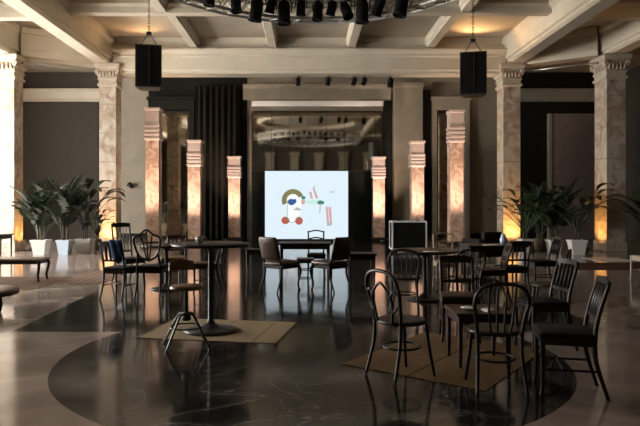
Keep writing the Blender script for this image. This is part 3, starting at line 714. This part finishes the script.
rect_table(.95, .6, .74, M['dwood'], M['dwood']).place('dining_table', 'small dark table in the centre before the glowing screen', 'table', (-.02, 10.95, 0))
k = rect_table(.3, .3, .5, M['mwood'], M['dwood'], .03, .018, .05); 
for z in (.15, .3):
    for s_ in (-1, 1): k.add('stretcher', MB().tube([(-.12, s_ * .12, z), (.12, s_ * .12, z)], .009, 6), M['dwood'])
k.place('stool', 'small square wooden stool between the two padded chairs', 'stool', (-.01, 10.42, 0))
round_table(.42, .75, M['dwood'], M['dwood']).place('round_table', 'dark round table among the chairs at the left', 'table', (-2.36, 10.15, 0))
round_table(.44, .985, M['dwood'], M['black'], .3, .032).place('bar_table', 'tall dark round bar table on a pedestal on the tan rug', 'table', (-1.07, 6.75, RZ))
rect_table(.5, .45, .6, M['dwood'], M['dwood']).place('side_table', 'small dark side table to the right of the centre group', 'table', (.95, 10.3, 0))
rect_table(.45, .4, .5, M['dwood'], M['dwood']).place('side_table', 'small dark side table to the left of the centre group', 'table', (-1.05, 12.6, 0))
rect_table(.5, .5, .475, M['rwood'], M['rwood'], .04, .026, .07).place('low_table', 'low red-brown square table with white saucer on the ochre rug', 'table', (1.55, 5.42, RZ))
round_table(.5, .745, M['dwood'], M['dwood']).place('round_table', 'dark round table with white sheet, behind the bentwood chair', 'table', (1.78, 9.0, 0))
rect_table(1.0, .7, .745, M['dwood'], M['dwood']).place('dining_table', 'dark rectangular table with pale blue vase before the right palms', 'table', (3.2, 10.3, 0))
rect_table(1.15, .5, .42, M['ftop'], M['dwood'], .06, .034, .07, .02).place('coffee_table', 'low long coffee table with curved legs at the left edge on brown rug', 'table', (-5.45, 11.25, RZ))
k = Kit(); k.add('tabletop', MB().lathe([(.40, .235), (.42, .245), (.42, .27), (.40, .28), (.001, .28)], 40), M['ftop']); k.add('rim', MB().lathe([(.40, .2), (.425, .21), (.425, .243), (.4, .2445)], 40), M['dwood'])
for i in range(3):
    a = 2 * PI * i / 3 - .5; k.add('leg', MB().tube(smooth([(.3 * math.cos(a), .3 * math.sin(a), .21), (.33 * math.cos(a), .33 * math.sin(a), .1), (.3 * math.cos(a), .3 * math.sin(a), 0)]), [.035, .025], 8), M['dwood'])
k.place('low_round_table', 'low round table with pale top, cut by the left edge', 'table', (-4.36, 8.15, 0))
rect_table(.6, .6, .74, M['dwood'], M['dwood']).place('side_table', 'dark table corner before the far left marble column', 'table', (-7.25, 14.0, 0))
# swivel stool
k = Kit(); w_ = M['black']
k.add('seat', MB().lathe([(.155, .575), (.165, .585), (.165, .605), (.15, .615), (.001, .608)], 30), M['mwood'])
k.add('spindle', MB().lathe([(.018, .28), (.018, .56), (.08, .566), (.08, .573)], 16), w_)
k.add('hub', MB().lathe([(.03, .26), (.045, .27), (.045, .34), (.03, .35)], 16), w_)
for i in range(4):
    a = PI / 2 * i + .55; c_, s_ = math.cos(a), math.sin(a)
    k.add('leg', MB().tube(smooth([(.03 * c_, .03 * s_, .33), (.09 * c_, .09 * s_, .32), (.14 * c_, .14 * s_, .25), (.30 * c_, .30 * s_, 0)]), .012, 8), w_)
k.add('foot_ring', MB().tube([(.165 * math.cos(2 * PI * i / 24), .165 * math.sin(2 * PI * i / 24), .2) for i in range(24)], .008, 6, True), w_)
k.add('back_bar', MB().tube(smooth([(0, -.1, .57), (0, -.19, .585), (0, -.215, .66), (0, -.2, .82)]), .011, 8, flat=1.0), w_)
vs = []; fs = []
for i in range(13):
    u = -1 + i / 6; y = -.19 + .035 * u * u
    for dy, dz in ((-.009, -.05), (.009, -.05), (.009, .055 - .02 * u ** 4), (-.009, .055 - .02 * u ** 4)): vs.append((u * .13, y + dy, .80 + dz))
for i in range(12):
    for q in range(4): l = (q + 1) % 4; fs.append([i * 4 + q, i * 4 + l, i * 4 + 4 + l, i * 4 + 4 + q])
fs += [[3, 2, 1, 0], [48, 49, 50, 51]]
k.add('backrest', MB().add(vs, fs), M['mwood'])
k.place('swivel_stool', 'wood and black metal swivel stool with small backrest beside the bar table', 'stool', (-1.2, 6.02, 0), R(-150))
# dark armchair far right of centre
k = Kit()
k.add('seat', MB().box((0, .05, .3), (.56, .62, .22), bev=.05), M['cushion']); k.add('backrest', MB().box((0, -.31, .45), (.56, .16, .62), bev=.05), M['cushion'])
for sx in (-1, 1): k.add('armrest', MB().box((sx * .36, -.02, .36), (.15, .74, .46), bev=.05), M['cushion'])
for sx in (-1, 1):
    for sy in (-.32, .28): k.add('leg', MB().tube([(sx * .36, sy, .15), (sx * .36, sy, 0)], [.03, .02], 8), M['dwood'])
k.place('armchair', 'low black armchair between the tallest right pillar and the right palms', 'armchair', (4.45, 15.0, 0), R(20))

# ------------------------------------------------------------------ small things on the furniture
k = Kit(); k.add('saucer', MB().lathe([(.035, 0), (.04, .004), (.075, .014), (.078, .017), (.04, .009), (.001, .008)], 24), M['white'])
k.place('saucer', 'small white saucer on the low red-brown table', 'saucer', (1.47, 5.40, RZ + .475))
vs = [(-.05, -.04, .0), (.06, -.045, 0), (.055, .05, .002), (-.055, .04, .012)]
tag(obj('napkin', MB().rects([(.06, .05, 0), (.06, .05, .004), (.055, .045, .012), (.03, .04, .018)]).mesh('napkin', M['paper']), None, (1.62, 5.33, RZ + .475), .5), 'folded white napkin beside the saucer on the low table', 'napkin')
tag(obj('menu_sheet', MB().box((0, 0, .003), (.2, .14, .006)).mesh('menu_sheet', M['paper']), None, (1.80, 8.68, .745), .3), 'white sheet lying on the round table behind the bentwood chair', 'paper')
tag(obj('menu_sheet', MB().box((0, 0, .003), (.24, .18, .006)).mesh('menu_sheet', M['paper']), None, (3.1, 10.08, .745), .1), 'white sheet lying on the table with the pale blue vase', 'paper')
k = Kit(); k.add('body', MB().lathe([(.04, 0), (.055, .02), (.06, .08), (.04, .13), (.03, .16), (.036, .175), (.03, .17), (.025, .14)], 20), M['glassblue'])
k.place('vase', 'small pale blue vase on the far right table', 'vase', (3.42, 10.4, .745))
k = Kit(); k.add('cup', MB().lathe([(.03, 0), (.045, .03), (.048, .07), (.045, .072), (.04, .03), (.001, .012)], 20), M['white']); k.add('handle', MB().tube(smooth([(.045, 0, .06), (.075, 0, .05), (.07, 0, .025), (.042, 0, .02)]), .006, 6), M['white'])
k.place('cup', 'small white cup on the tall bar table', 'cup', (-1.19, 6.72, RZ + .985))
# blue cloth over a chair back: both sides of the rail
q = []; cs = [(-.245, .62), (-.285, .72), (-.32, .82), (-.327, .88), (-.31, .895), (-.27, .885), (-.243, .82), (-.2, .70), (-.17, .56)]
vs = []; fs = []; n = 9
for j, (y, z) in enumerate(cs):
    for i in range(n):
        u = i / (n - 1); wv = .008 * math.sin(u * 11 + j)
        for off in (0, .006):
            vs.append((.0 + u * .185 + .01 * math.sin(j * .8), y + wv + off, z + (off if 2 < j < 6 else 0) - .03 * (j in (0, 8)) * math.sin(u * 5)))
m_ = 2 * n
for j in range(len(cs) - 1):
    for i in range(n - 1):
        a = j * m_ + i * 2; b = a + m_; fs += [[a, a + 2, b + 2, b], [a + 1, b + 1, b + 3, a + 3]]
    for i in (0, n - 1): a = j * m_ + i * 2; b = a + m_; fs.append([a, b, b + 1, a + 1])
for j in (0, len(cs) - 1):
    for i in range(n - 1): a = j * m_ + i * 2; fs.append([a, a + 1, a + 3, a + 2])
tag(obj('draped_cloth', MB().add(vs, fs, True).mesh('draped_cloth', M['blue']), None, (-2.86, 9.25, 0), R(-14)), 'blue cloth draped over a dark chair back at the left', 'cloth')

# ------------------------------------------------------------------ rugs
def rug(cx, cy, w_, d, rz, m, label, fringe=True):
    k = Kit(); k.add('weave', MB().box((0, 0, .0035), (w_, d, .006), bev=.002), m)
    if fringe:
        f = MB(); n_ = int(d / .03)
        for sx in (-1, 1):
            for i in range(n_): f.tube([(sx * w_ / 2, -d / 2 + (i + .5) * d / n_, .004), (sx * (w_ / 2 + .035), -d / 2 + (i + .5) * d / n_ + random.uniform(-.006, .006), .003)], .003, 4)
        k.add('fringe', f, m)
    e = k.place('rug', label, 'rug', (cx, cy, 0), rz)
    for c in e.children:
        if c.name.startswith('fringe'): c['kind'] = 'stuff'
rug(-.96, 6.82, 1.5, 1.12, R(-10), RUGT, 'tan woven rug with dark seams under the tall bar table')
rug(1.34, 5.62, 1.64, 1.3, math.atan2(1.32, .98), RUGB, 'ochre brown rug under the low table and bentwood chair')
rug(-5.5, 11.0, 1.85, 1.7, 0, RUGK, 'flat brown rug under the coffee table at the left edge')
rug(-4.15, 11.85, .85, 2.1, R(3), RUGS, 'striped red-brown rug to the right of the coffee table')
rug(7.3, 13.9, 2.6, 1.6, 0, RUGR, 'dark red rug on the floor before the right column')
tag(obj('painted_sun_patch', MB().box((0, 0, .004), (.95, 1.0, .008), bev=.003).mesh('painted_sun_patch', M['white']), None, (7.85, 15.6, 0)), 'white strip standing in for a sunlit patch on the floor before the right column', 'painted sunlight')  # sunlight on the floor, painted as a flat white board

# ------------------------------------------------------------------ plants
def frond(mb, base, az, L, lift, droop, nl, ll, rnd):
    pts = []
    for i in range(15):
        t = i / 14; a = lift - droop * t * t
        pts.append((t, a))
    p = Vector(base); path = [p.copy()]
    for i in range(14):
        a = pts[i][1]; d = Vector((math.cos(az) * math.cos(a), math.sin(az) * math.cos(a), math.sin(a))); p = p + d * L / 14; path.append(p.copy())
    mb.tube(path, [.011, .003], 5)
    for i in range(nl):
        t = .28 + .72 * i / (nl - 1); f = t * 14; j = min(int(f), 13); q = path[j].lerp(path[j + 1], f - j); T = (path[j + 1] - path[j]).normalized()
        side_ = T.cross(Vector((0, 0, 1)))
        if side_.length < .05: side_ = Vector((1, 0, 0))
        side_.normalize(); up = side_.cross(T)
        l_ = ll * math.sin(PI * (.15 + .8 * t)) * rnd.uniform(.85, 1.1)
        for s_ in (-1, 1):
            d = (side_ * s_ * .8 + T * .65 + up * rnd.uniform(-.1, .25)).normalized()
            a = q + d * l_ * .45 + Vector((0, 0, -.02 * l_)); e = q + d * l_ + Vector((0, 0, -.28 * l_)); wv = T * .02
            mb.add([q, a - wv, e, a + wv], [[0, 1, 2], [0, 2, 3]])
def broad(mb, base, az, L, lift, blade, wd, rnd):
    p = Vector(base); path = [p.copy()]; a = lift
    for i in range(8): p = p + Vector((math.cos(az) * math.cos(a), math.sin(az) * math.cos(a), math.sin(a))) * L / 8; a -= .05; path.append(p.copy())
    mb.tube(path, [.016, .008], 6)
    T = (path[-1] - path[-2]).normalized(); side_ = T.cross(Vector((0, 0, 1))).normalized(); vs = []; fs = []; n_ = 9
    for i in range(n_ + 1):
        t = i / n_; w_ = wd * math.sin(PI * min(1, t * .96 + .02)) ** .7
        c = path[-1] + Vector((math.cos(az) * math.cos(a), math.sin(az) * math.cos(a), math.sin(a))) * 0
        vs += [p - side_ * w_ + Vector((0, 0, .3 * w_)), p.copy(), p + side_ * w_ + Vector((0, 0, .3 * w_))]
        p = p + Vector((math.cos(az) * math.cos(a), math.sin(az) * math.cos(a), math.sin(a))) * blade / n_; a -= .16
    for i in range(n_): q = i * 3; fs += [[q, q + 1, q + 4, q + 3], [q + 1, q + 2, q + 5, q + 4]]
    mb.add(vs, fs, True)
def plant(px_, D, kind, pot, ph, pr, H, seed, label, leaf='leaf'):
    rnd = random.Random(seed); k = Kit(); pr *= .88; X = (px_ - 306) * D / 600
    if pot == 'basket': k.add('pot', MB().lathe([(pr * .7, 0), (pr * .95, ph * .4), (pr, ph * .8), (pr * .95, ph), (pr * .88, ph), (pr * .88, ph - .06), (.001, ph - .06)], 24), M['basket'])
    else: k.add('pot', MB().rects([(pr * .7, pr * .7, 0), (pr * .96, pr * .96, ph * .86), (pr * 1.03, pr * 1.03, ph * .87), (pr * 1.03, pr * 1.03, ph), (pr * .92, pr * .92, ph), (pr * .9, pr * .9, ph - .05)]), M[pot])
    k.add('soil', MB().lathe([(pr * .84, ph - .05), (pr * .6, ph - .03), (.001, ph - .025)], 20), M['soil'])
    lf = MB()
    if kind == 'palm':
        for i in range(5):
            a = 2 * PI * i / 5 + rnd.random(); r = .07; k.add('stem', MB().tube(smooth([(r * math.cos(a), r * math.sin(a), ph - .05), (r * 1.6 * math.cos(a), r * 1.6 * math.sin(a), ph + H * .18), (r * 2 * math.cos(a), r * 2 * math.sin(a), ph + H * .3)]), [.022, .014], 6), M['stem'])
        for i in range(42):
            a = 2 * PI * i / 42 * 2.618 * 2 + rnd.uniform(-.3, .3); r = .1; z = ph + H * rnd.uniform(.05, .38)
            frond(lf, (r * math.cos(a), r * math.sin(a), z), a, H * rnd.uniform(.42, .72), rnd.uniform(.95, 1.5), rnd.uniform(.6, 1.35), 19, .30 * H / 2, rnd)
    else:
        for i in range(4): a = 2 * PI * i / 4 + .4; k.add('stem', MB().tube([(.05 * math.cos(a), .05 * math.sin(a), ph - .05), (.07 * math.cos(a), .07 * math.sin(a), ph + H * .2)], [.024, .016], 6), M['stem'])
        for i in range(20):
            a = i * 2.4 + rnd.uniform(-.3, .3); z = ph + H * rnd.uniform(.08, .2)
            broad(lf, (.06 * math.cos(a), .06 * math.sin(a), z), a, H * rnd.uniform(.25, .52), rnd.uniform(.95, 1.45), H * rnd.uniform(.24, .36), H * .055, rnd)
    k.add('foliage', lf, M[leaf])
    k.place('potted_plant', label, 'plant', (X, D, 0), rnd.uniform(-.1, .1), 'potted plants at the columns')
plant(41, 17.3, 'palm', 'pot', .42, .25, 1.95, 1, 'bushy palm in a white pot, nearest the far left column')
plant(65, 17.2, 'palm', 'potblue', .42, .21, 2.1, 2, 'bushy palm in a pale blue pot, between two white pots')
plant(85, 17.8, 'broad', 'pot', .42, .25, 2.25, 3, 'broad-leaved plant in a white pot, right of the pale blue pot')
plant(96, 18.7, 'broad', 'basket', .36, .2, 1.3, 4, 'dark broad-leaved plant before the left inner marble column')
plant(525, 18.0, 'broad', 'pot', .40, .2, 2.0, 5, 'broad-leaved plant in a small white pot, beside the amber lit right column', 'leaf2')
plant(540, 18.5, 'palm', 'basket', .40, .22, 1.9, 6, 'dark palm in a brown basket, between white pots at the right')
plant(554, 18.0, 'palm', 'pot', .38, .22, 1.95, 7, 'palm in a white pot, right of the brown basket')
plant(577, 17.2, 'broad', 'pot', .42, .25, 2.35, 8, 'tall broad-leaved plant in the largest white pot at the right', 'leaf')
plant(656, 17.0, 'palm', 'basket', .4, .24, 2.0, 9, 'palm at the right edge, beyond the right marble column')
#plant(20, 19.3, 'palm', 'basket', .4, .22, 1.9, 10, 'palm half hidden behind the far left column')

# ------------------------------------------------------------------ camera, world, colour
cd = bpy.data.cameras.new('camera'); cam = bpy.data.objects.new('camera', cd); C.objects.link(cam)
cam.location = (0, 0, 1.42); cam.rotation_euler = (PI / 2, 0, 0)
cd.sensor_width = 36; cd.lens = 600 / 640 * 36; cd.shift_x = 14 / 640; cd.shift_y = -8 / 640; cd.clip_end = 100
S.camera = cam
wd = bpy.data.worlds.new('world'); S.world = wd; wd.use_nodes = True
wd.node_tree.nodes['Background'].inputs[0].default_value = (.5, .6, .75, 1); wd.node_tree.nodes['Background'].inputs[1].default_value = .3
S.view_settings.view_transform = 'Standard'; S.view_settings.look = 'None'; S.view_settings.exposure = 0.08; S.view_settings.gamma = 1
